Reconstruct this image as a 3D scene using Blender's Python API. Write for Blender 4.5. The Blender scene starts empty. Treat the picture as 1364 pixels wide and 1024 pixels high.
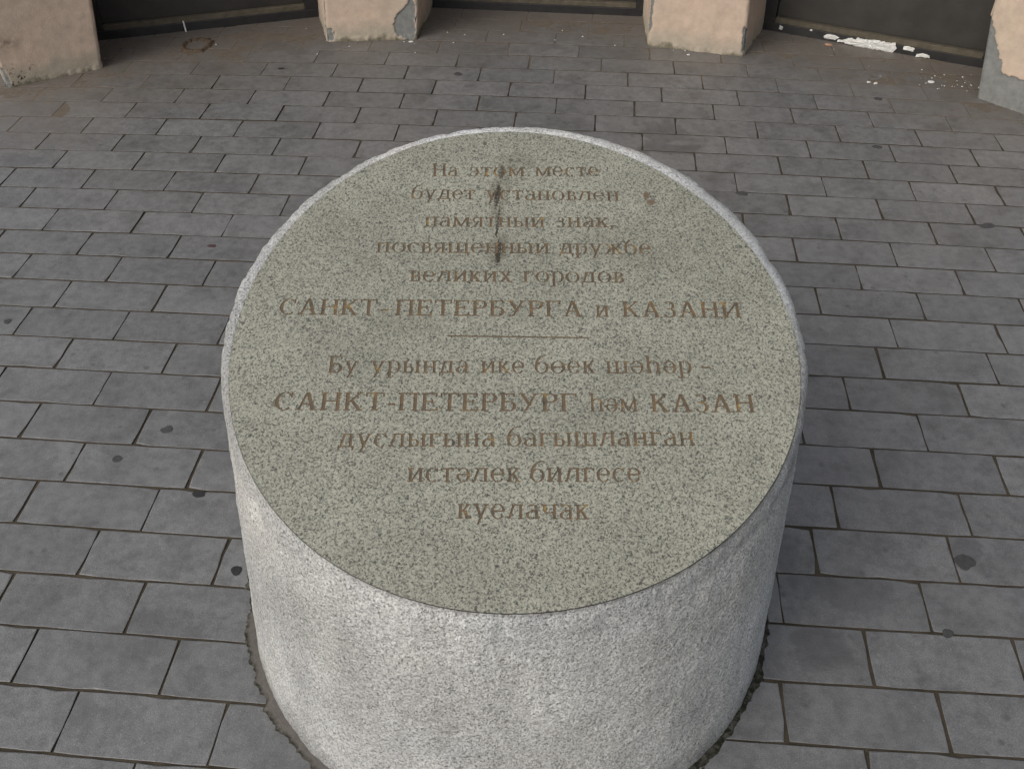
import bpy, bmesh, math, random
from mathutils import Vector, Matrix, noise
from mathutils.geometry import delaunay_2d_cdt
random.seed(7)
C = bpy.context.scene
COL = C.collection
# ------------------------------------------------------------------ camera
PITCH, ROLL, YAW, CAM_H, FPX = 0.736642281, -0.00675799811, -0.0878736754, 1.6100369, 1264.68879
cp, sp_, cy_, sy_ = math.cos(PITCH), math.sin(PITCH), math.cos(YAW), math.sin(YAW)
fwd = Vector((sy_*cp, cy_*cp, -sp_)); right = Vector((cy_, -sy_, 0)); up = right.cross(fwd)
r2 = right*math.cos(ROLL)+up*math.sin(ROLL); u2 = up*math.cos(ROLL)-right*math.sin(ROLL)
cam = bpy.data.cameras.new('camera'); camo = bpy.data.objects.new('camera', cam); COL.objects.link(camo)
camo.matrix_world = Matrix(((r2.x, u2.x, -fwd.x, 0), (r2.y, u2.y, -fwd.y, 0), (r2.z, u2.z, -fwd.z, CAM_H), (0, 0, 0, 1)))
cam.sensor_width = 36; cam.lens = 36*FPX/1364; cam.clip_start = 0.05; cam.clip_end = 2000
C.camera = camo
# ------------------------------------------------------------------ sky, sun, exposure
SUN_EL, SUN_AZ = 38.0, 226.0          # degrees; azimuth clockwise from +Y (222 = behind the camera, to the left)
wd = bpy.data.worlds.new('World'); C.world = wd; wd.use_nodes = True
nt = wd.node_tree; bg = nt.nodes['Background']
sky = nt.nodes.new('ShaderNodeTexSky'); sky.sky_type = 'NISHITA'; sky.sun_disc = False
sky.sun_elevation = math.radians(SUN_EL); sky.sun_rotation = math.radians(SUN_AZ)
sky.air_density = 1.0; sky.dust_density = 6.0; sky.ozone_density = 1.0
hs = nt.nodes.new('ShaderNodeHueSaturation'); hs.inputs['Saturation'].default_value = .5   # thin high cloud
nt.links.new(sky.outputs[0], hs.inputs['Color']); nt.links.new(hs.outputs[0], bg.inputs[0]); bg.inputs[1].default_value = 0.125
sl = bpy.data.lights.new('sun', 'SUN'); so = bpy.data.objects.new('sun', sl); COL.objects.link(so)
sl.energy = 0.52; sl.angle = math.radians(100); sl.color = (1, 0.985, 0.955)
az = math.radians(SUN_AZ); el = math.radians(SUN_EL)
sd = Vector((math.sin(az)*math.cos(el), math.cos(az)*math.cos(el), math.sin(el)))
so.rotation_euler = sd.to_track_quat('Z', 'Y').to_euler()
C.view_settings.view_transform = 'Standard'; C.view_settings.look = 'None'
C.view_settings.gamma = 1; C.view_settings.use_curve_mapping = False
C.view_settings.exposure = 0.42
C.render.engine = 'CYCLES'

# ------------------------------------------------------------------ helpers
def link(o, parent=None):
    COL.objects.link(o)
    if parent: o.parent = parent
    return o
def mesh(name, V, F, mats, parent=None, smooth=False, attrs=None, fm=None):
    me = bpy.data.meshes.new(name); me.from_pydata(V, [], F)
    for m in (mats if isinstance(mats, (list, tuple)) else [mats]): me.materials.append(m)
    if smooth: me.polygons.foreach_set('use_smooth', [True]*len(me.polygons))
    if fm: me.polygons.foreach_set('material_index', fm)
    for k, v in (attrs or {}).items():
        a = me.attributes.new(k, 'FLOAT', 'POINT'); a.data.foreach_set('value', v)
    me.update()
    return link(bpy.data.objects.new(name, me), parent)
def empty(name, loc=(0, 0, 0)):
    o = bpy.data.objects.new(name, None); o.location = loc; o.empty_display_size = .1; COL.objects.link(o); return o
def tag(o, label=None, cat=None, group=None, kind=None):
    if label: o['label'] = label
    if cat: o['category'] = cat
    if group: o['group'] = group
    if kind: o['kind'] = kind
    return o
def N(x, y, z=0.0, s=1.0): return noise.noise(Vector((x*s, y*s, z*s)))
def ss(a, b, x):
    t = max(0, min(1, (x-a)/(b-a))); return t*t*(3-2*t)
class Mat:
    def __init__(s, name):
        s.m = bpy.data.materials.new(name); s.m.use_nodes = True; s.t = s.m.node_tree; s.b = s.t.nodes['Principled BSDF']
        s.co = s.t.nodes.new('ShaderNodeTexCoord').outputs['Object']
        g = s.t.nodes.new('ShaderNodeNewGeometry'); s.wp = g.outputs['Position']
    def n(s, ty, **k):
        nd = s.t.nodes.new(ty)
        for a, v in k.items(): setattr(nd, a, v)
        return nd
    def l(s, a, b): s.t.links.new(a, b)
    def noise(s, scale, detail=4, rough=.5, co=None, dist=0):
        nd = s.n('ShaderNodeTexNoise'); nd.inputs['Scale'].default_value = scale; nd.inputs['Detail'].default_value = detail
        nd.inputs['Roughness'].default_value = rough; nd.inputs['Distortion'].default_value = dist
        s.l(co or s.wp, nd.inputs['Vector']); return nd.outputs['Fac']
    def vor(s, scale, co=None, out='Distance', feature='F1'):
        nd = s.n('ShaderNodeTexVoronoi'); nd.feature = feature; nd.inputs['Scale'].default_value = scale; s.l(co or s.wp, nd.inputs['Vector']); return nd.outputs[out]
    def ramp(s, f, *st):
        nd = s.n('ShaderNodeValToRGB'); e = nd.color_ramp.elements
        while len(e) < len(st): e.new(.5)
        for q, (p, c) in zip(e, st):
            q.position = p; q.color = (c, c, c, 1) if not isinstance(c, tuple) else (*c, 1)
        s.l(f, nd.inputs[0]); return nd.outputs[0]
    def mix(s, f, a, b, mode='MIX'):
        nd = s.n('ShaderNodeMix', data_type='RGBA', blend_type=mode)
        for i, v in ((0, f), (6, a), (7, b)):
            if hasattr(v, 'links'): s.l(v, nd.inputs[i])
            elif isinstance(v, tuple): nd.inputs[i].default_value = (*v, 1)
            else: nd.inputs[i].default_value = v if i == 0 else (v, v, v, 1)
        return nd.outputs[2]
    def math(s, op, a, b=0.0, c=0.0):
        nd = s.n('ShaderNodeMath', operation=op)
        for i, v in enumerate((a, b, c)):
            if hasattr(v, 'links'): s.l(v, nd.inputs[i])
            else: nd.inputs[i].default_value = v
        return nd.outputs[0]
    def attr(s, name): return s.n('ShaderNodeAttribute', attribute_name=name).outputs['Fac']
    def bump(s, h, strength=.5, dist=.002):
        nd = s.n('ShaderNodeBump'); nd.inputs['Strength'].default_value = strength; nd.inputs['Distance'].default_value = dist
        s.l(h, nd.inputs['Height']); s.l(nd.outputs[0], s.b.inputs['Normal'])
    def out(s, col, rough=.8, spec=.5):
        if hasattr(col, 'links'): s.l(col, s.b.inputs['Base Color'])
        else: s.b.inputs['Base Color'].default_value = (*col, 1)
        if hasattr(rough, 'links'): s.l(rough, s.b.inputs['Roughness'])
        else: s.b.inputs['Roughness'].default_value = rough
        s.b.inputs['Specular IOR Level'].default_value = spec
        return s.m
    def spot(s, pts, co=None, wob=0.0, ws=60):
        """mask of soft elliptical spots (x, y, rx, ry, strength), wobbled by noise"""
        sep = s.n('ShaderNodeSeparateXYZ'); s.l(co or s.wp, sep.inputs[0])
        nz = s.noise(ws, 3, .6, co); tot = None
        for x, y, rx, ry, st in pts:
            dx = s.math('MULTIPLY', s.math('SUBTRACT', sep.outputs[0], x), 1/rx)
            dy = s.math('MULTIPLY', s.math('SUBTRACT', sep.outputs[1], y), 1/ry)
            d = s.math('SQRT', s.math('ADD', s.math('MULTIPLY', dx, dx), s.math('MULTIPLY', dy, dy)))
            d = s.math('ADD', d, s.math('MULTIPLY', s.math('SUBTRACT', nz, .5), wob))
            m = s.math('MULTIPLY', s.math('SUBTRACT', 1.25, d), 3.0); m = s.math('MINIMUM', s.math('MAXIMUM', m, 0.0), 1.0)
            m = s.math('MULTIPLY', m, st)
            tot = m if tot is None else s.math('MAXIMUM', tot, m)
        return tot

# ------------------------------------------------------------------ materials
def granite(name, light, mid, dark, dk_amt, top):
    M = Mat(name)
    wv = M.n('ShaderNodeVectorMath', operation='ADD'); M.l(M.wp, wv.inputs[0])
    nn = M.n('ShaderNodeTexNoise'); nn.inputs['Scale'].default_value = 260; M.l(M.wp, nn.inputs['Vector'])
    sc = M.n('ShaderNodeVectorMath', operation='SCALE'); sc.inputs['Scale'].default_value = .005
    M.l(nn.outputs['Color'], sc.inputs[0]); M.l(sc.outputs[0], wv.inputs[1]); w = wv.outputs[0]
    v1 = M.vor(430 if top else 360, w, 'Color'); sepc = M.n('ShaderNodeSeparateColor'); M.l(v1, sepc.inputs[0])
    grain = M.ramp(sepc.outputs[0], (0, mid), (.45, light), (.8, tuple(min(1, c*1.12) for c in light)), (1, tuple(c*.72 for c in mid)))
    n2 = M.noise(285 if top else 300, 3, .72, M.wp, .6)
    dk = M.ramp(n2, (dk_amt-.025, 1.0), (dk_amt+.035, 0.0))
    col = M.mix(M.math('MULTIPLY', dk, .85), grain, dark)
    n3 = M.noise(120, 2, .6, w)
    dk2 = M.ramp(n3, (.30, 1.0), (.37, 0.0)); col = M.mix(M.math('MULTIPLY', dk2, .6), col, dark)
    big = M.ramp(M.noise(7 if top else 4.5, 5, .65), (.3, .84 if top else .74), (.7, 1.1)); col = M.mix(1.0, col, big, 'MULTIPLY')
    if top:
        st = M.spot([(-.153, 1.547, .005, .016, .7), (-.155, 1.490, .0045, .026, 1.0), (-.149, 1.430, .0022, .036, .9), (-.142, 1.361, .0050, .024, 1.0)], wob=2.2, ws=170)
        st = M.math('MULTIPLY', st, M.ramp(M.noise(300, 2), (.34, 0.2), (.46, 1.0)))
        col = M.mix(st, col, (.010, .008, .006))
        b = M.spot([(.112, 1.512, .005, .010, .85), (.121, 1.497, .008, .006, .8)], wob=1.6, ws=90); col = M.mix(b, col, (.10, .062, .035))
        b2 = M.spot([(-.130, 1.575, .035, .022, .22), (-.285, 1.205, .05, .022, .16), (-.152, 1.50, .016, .060, .30), (-.142, 1.37, .014, .035, .30), (-.46, 1.036, .006, .004, .7), (-.19, 1.615, .004, .005, .8), (-.138, 1.578, .005, .004, .9), (.375, 1.10, .008, .006, .6), (.10, 1.40, .08, .05, .12)], wob=2.0, ws=50); col = M.mix(b2, col, (.07, .058, .038))
        M.bump(n2, .15, .0004)
        return M.out(col, M.ramp(n2, (.3, .5), (.7, .66)), .45)
    tint = M.ramp(M.noise(3.2, 3, .55), (.35, (1.0, 1.0, .975)), (.65, (.96, .98, 1.0))); col = M.mix(1.0, col, tint, 'MULTIPLY')
    mp = M.n('ShaderNodeMapping'); mp.inputs['Scale'].default_value = (9, 9, 1.6); M.l(M.wp, mp.inputs[0])
    drip = M.ramp(M.noise(1.6, 5, .6, mp.outputs[0]), (.34, .87), (.56, 1.0)); col = M.mix(1.0, col, drip, 'MULTIPLY')
    sep = M.n('ShaderNodeSeparateXYZ'); M.l(M.wp, sep.inputs[0])
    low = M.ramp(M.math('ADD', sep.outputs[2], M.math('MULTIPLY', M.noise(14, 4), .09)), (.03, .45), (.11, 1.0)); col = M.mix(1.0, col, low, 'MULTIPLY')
    ch = M.attr('cham'); keep = M.math('SUBTRACT', 1.0, M.math('MULTIPLY', ch, .85))
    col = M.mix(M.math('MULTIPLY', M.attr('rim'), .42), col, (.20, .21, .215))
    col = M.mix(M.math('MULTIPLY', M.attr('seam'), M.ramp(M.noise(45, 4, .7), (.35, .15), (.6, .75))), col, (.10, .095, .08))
    n4 = M.noise(230, 4, .75); M.bump(M.math('MULTIPLY', M.math('ADD', n4, M.math('MULTIPLY', M.noise(110, 3), .8)), keep), 1.0, .008)
    return M.out(col, M.math('SUBTRACT', .72, M.math('MULTIPLY', ch, .40)), .5)
M_top = granite('polished_granite', (.275, .277, .224), (.172, .174, .140), (.024, .027, .025), .437, True)
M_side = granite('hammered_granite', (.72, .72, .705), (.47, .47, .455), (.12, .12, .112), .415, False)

def m_paver():
    M = Mat('paver_concrete')
    oi = M.n('ShaderNodeObjectInfo'); rnd = oi.outputs['Random']
    base = M.ramp(rnd, (0, (.110, .1125, .1135)), (.5, (.123, .1255, .1265)), (1, (.137, .1395, .1405)))
    off = M.n('ShaderNodeVectorMath', operation='ADD'); M.l(M.wp, off.inputs[0])
    cb = M.n('ShaderNodeCombineXYZ'); M.l(M.math('MULTIPLY', rnd, 40.0), cb.inputs[2]); M.l(cb.outputs[0], off.inputs[1]); co = off.outputs[0]
    c = M.mix(1.0, base, M.ramp(M.noise(9, 5, .62, co), (.30, .70), (.50, 1.0), (.75, 1.10)), 'MULTIPLY')
    c = M.mix(1.0, c, M.ramp(M.noise(42, 5, .65, co), (.30, .74), (.6, 1.10)), 'MULTIPLY')
    c = M.mix(1.0, c, M.ramp(M.noise(480, 2, .6), (.3, .66), (.7, 1.30)), 'MULTIPLY')
    v = M.vor(26, co); vm = M.ramp(v, (.10, 1.0), (.22, 0.0)); nm = M.ramp(M.noise(13, 2, .5, co), (.52, 0.0), (.62, 1.0))
    c = M.mix(M.math('MULTIPLY', M.math('MULTIPLY', vm, nm), .6), c, (.045, .045, .046))
    lt = M.ramp(M.noise(230, 2), (.67, 0.0), (.73, .55)); c = M.mix(lt, c, (.27, .26, .24))
    # broad dark stains of their own on some slabs
    st = M.spot([(.27, 3.14, .09, .08, .5), (.30, 3.02, .10, .04, .55), (.58, 1.20, .10, .045, .4), (.50, 1.06, .05, .04, .45), (.45, 1.30, .04, .05, .4), (.84, 1.33, .03, .03, .5), (-.80, .98, .10, .05, .3), (-1.93, 2.78, .07, .04, .4), (-.78, 1.46, .06, .04, .35), (-.88, .82, .06, .03, .3)], wob=2.6, ws=14)
    c = M.mix(st, c, (.05, .05, .052))
    # sandy dust trodden over the slabs near the walls
    sep = M.n('ShaderNodeSeparateXYZ'); M.l(M.wp, sep.inputs[0])
    dx = M.math('SUBTRACT', sep.outputs[0], -.1); dy = M.math('SUBTRACT', sep.outputs[1], 1.18)
    rr = M.math('SQRT', M.math('ADD', M.math('MULTIPLY', dx, dx), M.math('MULTIPLY', dy, dy)))
    rr = M.math('ADD', rr, M.math('MULTIPLY', M.math('SUBTRACT', M.noise(2.2, 5, .6), .5), .7))
    dust = M.ramp(M.math('MULTIPLY', rr, .25), (.60, 0.0), (.675, .40), (.73, .80))
    dust = M.math('MULTIPLY', dust, M.ramp(M.noise(25, 5, .7), (.3, .55), (.6, 1.0)))
    c = M.mix(dust, c, (.108, .087, .066))
    M.bump(M.math('ADD', M.noise(420, 3, .7), M.math('MULTIPLY', M.noise(60, 4, .6), 1.2)), .5, .0012)
    return M.out(c, M.ramp(M.noise(30, 3), (.3, .46), (.7, .62)), .8)
M_paver = m_paver()
def simple(name, c1, c2, scale=30, rough=.9, bs=.5, bd=.002, spec=.3, det=5):
    M = Mat(name); f = M.noise(scale, det, .65); M.bump(M.noise(scale*5, 4, .7), bs, bd)
    return M.out(M.ramp(f, (.32, c1), (.68, c2)), rough, spec)
def m_sand():
    M = Mat('sandy_joint_fill'); sep = M.n('ShaderNodeSeparateXYZ'); M.l(M.wp, sep.inputs[0])
    z = M.math('MULTIPLY', M.math('ADD', sep.outputs[2], .003), 150.0)
    j = M.ramp(M.noise(22, 5, .65), (.35, (.036, .031, .022)), (.65, (.070, .058, .042)))
    d = M.ramp(M.noise(35, 5, .65), (.35, (.098, .083, .066)), (.65, (.122, .102, .080)))
    c = M.mix(M.ramp(M.attr('drift'), (.15, 0.0), (.5, 1.0)), j, d)
    M.bump(M.noise(200, 4, .7), .6, .002); return M.out(c, .95, .2)
M_sand = m_sand()
M_clog = simple('joint_dirt', (.036, .031, .022), (.070, .058, .042), 60)
M_dirt = simple('brown_dirt', (.085, .055, .034), (.15, .105, .068), 40)
M_ground = simple('ground_asphalt', (.045, .045, .045), (.065, .063, .06), 3)
M_gum = simple('old_gum', (.040, .040, .041), (.062, .062, .062), 90, .7)
M_gumdark = simple('black_gum', (.018, .018, .019), (.030, .030, .031), 90, .5)
M_gumred = simple('reddish_stain', (.05, .025, .028), (.07, .04, .042), 90, .6)
M_flake = simple('white_flake', (.42, .42, .40), (.62, .62, .60), 70, .85, .6)
M_brick = simple('brick_crumb', (.30, .17, .11), (.42, .27, .18), 90)
M_rail = simple('black_metal', (.010, .010, .011), (.020, .019, .018), 25, .42, .2, .001, .5)
M_sheet = simple('dark_brown_panel', (.018, .016, .014), (.030, .027, .023), 12, .5, .15, .001, .5)
M_bead = simple('dusty_bead', (.055, .048, .034), (.095, .082, .060), 30, .85, .3)
def m_letter():
    M = Mat('worn_bronze_paint')
    a = M.ramp(M.noise(75, 4, .6), (.30, (.050, .045, .036)), (.42, (.102, .074, .044)), (.60, (.130, .088, .048)), (.70, (.24, .155, .042)))
    a = M.mix(1.0, a, M.ramp(M.noise(400, 2), (.3, .7), (.7, 1.15)), 'MULTIPLY')
    return M.out(a, .6, .4)
M_letter = m_letter()
def m_collar():
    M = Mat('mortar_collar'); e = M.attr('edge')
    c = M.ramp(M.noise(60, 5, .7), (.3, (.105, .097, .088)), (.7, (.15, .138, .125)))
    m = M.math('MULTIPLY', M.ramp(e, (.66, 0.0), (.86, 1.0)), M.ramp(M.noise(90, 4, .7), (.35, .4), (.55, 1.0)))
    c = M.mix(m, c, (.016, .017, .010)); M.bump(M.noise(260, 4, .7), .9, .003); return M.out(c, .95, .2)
M_collar = m_collar()
def m_plaster():
    M = Mat('painted_plaster'); pe = M.attr('peel')
    c = M.ramp(M.noise(5, 4, .6), (.3, (.395, .325, .255)), (.7, (.47, .360, .285)))
    sep = M.n('ShaderNodeSeparateXYZ'); M.l(M.wp, sep.inputs[0])
    h = M.math('ADD', sep.outputs[2], M.math('MULTIPLY', M.math('SUBTRACT', M.noise(9, 5, .65), .5), .13))
    c = M.mix(M.ramp(h, (.030, .6), (.09, 0.0)), c, (.265, .258, .205))
    c = M.mix(M.ramp(h, (-.03, .8), (.015, 0.0)), c, (.09, .085, .055))
    c = M.mix(1.0, c, M.ramp(M.noise(28, 5, .7), (.3, .84), (.65, 1.05)), 'MULTIPLY')
    sp = M.math('MULTIPLY', M.ramp(M.noise(95, 2, .5), (.60, 0.0), (.64, 1.0)), M.attr('speck')); c = M.mix(sp, c, (.03, .028, .022))
    sm = M.attr('smear'); c = M.mix(M.math('MULTIPLY', sm, M.ramp(M.noise(22, 4, .7), (.40, 0.1), (.55, .9))), c, (.15, .105, .08))
    g = M.ramp(M.noise(30, 5, .7), (.3, (.125, .13, .125)), (.7, (.20, .205, .195)))
    c = M.mix(M.ramp(pe, (.35, 0.0), (.5, 1.0)), c, g)
    ck = M.attr('crack'); c = M.mix(ck, c, (.025, .022, .018))
    M.bump(M.math('ADD', M.noise(180, 4, .7), M.math('MULTIPLY', M.noise(30, 4), .9)), .45, .0025)
    return M.out(c, .88, .25)
M_plaster = m_plaster()

# ------------------------------------------------------------------ ground
S = 2000
tag(mesh('ground', [(-S, -S, -.09), (S, -S, -.09), (S, S, -.09), (-S, S, -.09)], [(0, 1, 2, 3)], M_ground), 'dark flat ground beyond the paved court', kind='structure')

# ------------------------------------------------------------------ paving: slightly bowed courses of slabs
CX = [0.001996, 0.003244, 0.000162, -5.4e-05, 1.027528, 0.01489, -0.002943, -0.003734, -0.001635, -0.010649]
CY = [-0.056175, 0.965724, 0.022588, -0.003408, 0.003484, 0.000211, -0.001281, 0.015054, -0.009061, -0.00013]
EXP = [(i, j) for i in range(4) for j in range(4-i)]
def ev(c, x, y): return sum(k*x**i*y**j for k, (i, j) in zip(c, EXP))
def warp(x, y):
    xx = max(-2.3, min(1.75, x)); yy = max(.75, min(4.2, y))
    return (x+ev(CX, xx, yy)-xx, y+ev(CY, xx, yy)-yy)
W, H, Y1 = .2782197, .125, 3.3033326
OFF = {-7: .249, -6: .1175, -5: .2172, -4: .029, -3: .129, -2: .252, -1: .1516, 0: .0135, 1: .1752, 2: .0663, 3: .188, 4: .0604, 5: .1925, 6: .0495, 7: .2093, 8: .0743, 9: .2527, 10: .1948, 11: .089, 12: .2436, 13: .112, 14: .0015, 15: .2232, 16: .137, 17: .0072, 18: .1158, 19: .2462, 20: .1226}
rnd = random.Random(3)
def to_px(P):
    d = Vector(P)-Vector((0, 0, CAM_H)); z = d.dot(fwd)
    if z < .05: return (-9999, -9999)
    return (682+FPX*d.dot(r2)/z, 512-FPX*d.dot(u2)/z)
SX, SY = -.1057, 1.1924
joint_dy = {(r): rnd.uniform(-.0012, .0012) for r in range(-14, 32)}
def paver_geo(r, x0, x1, g):
    """outline of one slab with uneven edges; returns verts, faces"""
    ya, yb = Y1-r+0, 0
    yt = Y1_m = (Y1-r*H)+joint_dy[r]; ybt = (Y1-(r+1)*H)+joint_dy[r+1]
    gl, gr, gt, gb = g
    xa, xb, yt, yb = x0+gl, x1-gr, yt-gt, ybt+gb
    nx, ny = 7, 3
    per = []
    for i in range(nx): per.append((xa+(xb-xa)*i/nx, yb, 0, -1))
    for i in range(ny): per.append((xb, yb+(yt-yb)*i/ny, 1, 0))
    for i in range(nx): per.append((xb-(xb-xa)*i/nx, yt, 0, 1))
    for i in range(ny): per.append((xa, yt-(yt-yb)*i/ny, -1, 0))
    cx, cy = (xa+xb)/2, (yb+yt)/2
    hz = max(-.0006, rnd.gauss(0, .0005)); tx, ty = max(-.002, min(.002, rnd.gauss(0, .0013))), max(-.005, min(.005, rnd.gauss(0, .003)))
    corners = {0, nx, nx+ny, 2*nx+ny}
    V = []; n = len(per); rings = [[], [], []]
    for k, (x, y, nx_, ny_) in enumerate(per):
        j = rnd.gauss(0, .00045)
        chip = 0
        if k in corners and rnd.random() < .14: chip = rnd.uniform(.001, .004)
        elif rnd.random() < .04: chip = rnd.uniform(.001, .003)
        dx, dy = cx-x, cy-y; L = math.hypot(dx, dy)
        x -= nx_*(j+chip); y -= ny_*(j+chip)
        if k in corners: x += (cx-x)/abs(cx-x)*.0012; y += (cy-y)/abs(cy-y)*.0012
        bv = .0010+abs(rnd.gauss(0, .0003))+chip*.6
        z = hz+tx*(x-cx)+ty*(y-cy)
        xi = x+(bv if cx > x else -bv)*(1 if abs(dx) > 1e-4 and (nx_ or k in corners) else 0)
        yi = y+(bv if cy > y else -bv)*(1 if (ny_ or k in corners) else 0)
        X, Y = warp(x, y); Xi, Yi = warp(xi, yi)
        rings[0].append((X, Y, -.05)); rings[1].append((X, Y, z-.0005-chip*.3)); rings[2].append((Xi, Yi, z))
    V = rings[0]+rings[1]+rings[2]; F = []
    for a in (0, 1):
        for k in range(n):
            k2 = (k+1) % n; F.append((a*n+k, a*n+k2, (a+1)*n+k2, (a+1)*n+k))
    F.append(tuple(range(2*n, 3*n)))
    return V, F
tiles = []
for r in range(-9, 26):
    o = OFF.get(r, rnd.uniform(0, W))
    xs = [o+W*k for k in range(-16, 13)]
    xs = [x+rnd.gauss(0, .0012) for x in xs]
    gaps = [rnd.choice([.0012, .0019, .0024, .0029]) for _ in xs]
    for k in range(len(xs)-1):
        x0, x1 = xs[k], xs[k+1]; cx, cy = warp((x0+x1)/2, Y1-(r+.5)*H)
        if cx < -3.3 or cx > 2.9 or cy < -.2: continue
        pts = [to_px((*warp(x, y), 0)) for x in (x0, (x0+x1)/2, x1) for y in (Y1-r*H, Y1-(r+1)*H)]
        vis = any(-2 < a < 1366 and -2 < b < 1026 for a, b in pts)
        inner = all(math.hypot(warp(x, y)[0]-SX, warp(x, y)[1]-SY) < .50 for x in (x0, x1) for y in (Y1-r*H, Y1-(r+1)*H))
        tiles.append((r, x0, x1, (gaps[k], gaps[k+1], rnd.uniform(.0018, .0028), rnd.uniform(.0018, .0028)), vis and not inner, -to_px((cx, cy, 0))[1]))
# joint filling: a sand bed that lies just under the slab faces and drifts over them by the walls
def drift(x, y):
    d = math.hypot(x+.1, y-1.18)
    return ss(2.30, 2.80, d+.25*N(x, y, 0, 1.6)+.12*N(x, y, 3, 7))
def bed_z(x, y):
    d = math.hypot(x+.1, y-1.18)
    a = drift(x, y)
    z = -.0030+.0003*N(x, y, 0, 40)+.0004*N(x, y, 5, 9)
    return z+a*.0023+a*.0010*N(x, y, 0, 12)+a*.0006*N(x, y, 0, 55)
V = []; F = []
xs = [-3.3+i*.014 for i in range(444)]; ys = [-.2+i*.014 for i in range(160)]+[2.04+i*.011 for i in range(222)]
for y in ys:
    for x in xs: V.append((x, y, bed_z(x, y)))
n = len(xs)
for j in range(len(ys)-1):
    for i in range(n-1): F.append((j*n+i, j*n+i+1, (j+1)*n+i+1, (j+1)*n+i))
pav = mesh('pavement', V, F, M_sand, smooth=True, attrs={'drift': [drift(v[0], v[1]) for v in V]})
tag(pav, 'grey slab pavement laid in offset courses round the round granite stone', kind='structure')
vis = sorted([t for t in tiles if t[4]], key=lambda t: t[5])
print('pavers in view', len(vis))
near = vis[:300]; rest = vis[300:]+[t for t in tiles if not t[4]]
for r, x0, x1, g, v, d in near:
    Vt, Ft = paver_geo(r, x0, x1, g); mesh('paver', Vt, Ft, [M_paver, M_clog], pav, fm=[1]*20+[0]*21)
V = []; F = []; fm = []
for r, x0, x1, g, v, d in rest:
    Vt, Ft = paver_geo(r, x0, x1, g); b = len(V); V += Vt; F += [tuple(b+i for i in f) for f in Ft]; fm += [1]*20+[0]*21
tag(mesh('outer_pavers', V, F, [M_paver, M_clog], pav, fm=fm), kind='stuff')

# ------------------------------------------------------------------ the stone
SZ, AX, AY = .6310, -.0275, .2678       # height of the top at its centre, and its slope
DF = [0.4550, 0.0025, 0.0006, 0.0015, -0.002, 0.0035, -0.0043]
def disc_r(t): return DF[0]+sum(DF[2*i-1]*math.cos(i*t)+DF[2*i]*math.sin(i*t) for i in (1, 2, 3))
def out_r(t):
    return .4845-.010*max(0, math.cos(t-math.pi))**2-.006*max(0, math.cos(t))**6+.004*max(0, math.sin(t))
def plane_z(x, y): return SZ+AX*x+AY*y
ROT = Matrix.Translation((SX, SY, SZ))
ex = Vector((1, 0, AX)).normalized(); ey0 = Vector((0, 1, AY)).normalized()
ez = ex.cross(ey0).normalized()
def disc2w(u, v, d=0.0):
    p = ex*u+ey0*v-ez*d; return (p.x, p.y, p.z+SZ)      # local to the stone empty
stone = empty('memorial_stone', (SX, SY, 0))
tag(stone, 'round grey granite memorial stone with slanted inscribed top standing on the pavement', 'memorial stone')
# body: chamfer and hammered wall
NT = 900
prof = []
for s in (0, .15, .3, .5, .7, .85, 1): prof.append(('c', s))
for s in [i/150 for i in range(1, 151)]: prof.append(('w', s))
V = []; F = []; CH = []; RM = []; SM = []
for kind, s in prof:
    for i in range(NT):
        t = 2*math.pi*i/NT; c, sn = math.cos(t), math.sin(t)
        rd, ro = disc_r(t)+.0006, out_r(t); fr = ss(0, .55, -sn); ro = ro+(rd+.008-ro)*fr; cz = .017+.004*fr; ox, oy = 0.0, 0.0
        if kind == 'c':
            r_ = rd+(ro-rd)*(math.sin(s*math.pi/2)*(1-fr)+s*fr); z = plane_z(r_*c, r_*sn)-.0012-cz*((1-math.cos(s*math.pi/2))*(1-fr)+s*fr)
        else:
            zt = plane_z(ro*c, ro*sn)-.0012-cz
            r_ = ro+(.5125-ro)*s; ox, oy = -.0054*s, -.0159*s; z = zt*(1-s)-.004
        k = ss(0, .3, s) if kind == 'c' else 1
        d = .0011*N(c*r_, sn*r_, z, 130)+.0009*N(c*r_, sn*r_, z, 55)+.0022*N(c*r_, sn*r_, z, 16)
        edge = max(0, 1-abs((s-1) if kind == 'c' else s*8))
        ch = N(c*r_, sn*r_, 7, 22)+.5*N(c*r_, sn*r_, z, 60)
        d -= edge*.006*max(0, ch)*(1.3 if c < 0 else .6)
        cf = 1.0 if kind == 'c' else ss(.06, 0, s)
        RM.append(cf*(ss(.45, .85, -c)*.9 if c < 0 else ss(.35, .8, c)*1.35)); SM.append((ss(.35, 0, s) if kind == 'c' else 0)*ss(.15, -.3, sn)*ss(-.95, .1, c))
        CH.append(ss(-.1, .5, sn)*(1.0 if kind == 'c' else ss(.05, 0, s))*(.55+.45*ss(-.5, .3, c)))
        V.append(((r_+d*k)*c+ox, (r_+d*k)*sn+oy, z+(d*.5*k if kind == 'c' else 0)))
for j in range(len(prof)-1):
    for i in range(NT):
        i2 = (i+1) % NT; F.append((j*NT+i, (j+1)*NT+i, (j+1)*NT+i2, j*NT+i2))
mesh('stone_body', V, F, M_side, stone, smooth=True, attrs={'cham': CH, 'rim': RM, 'seam': SM})

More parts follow.
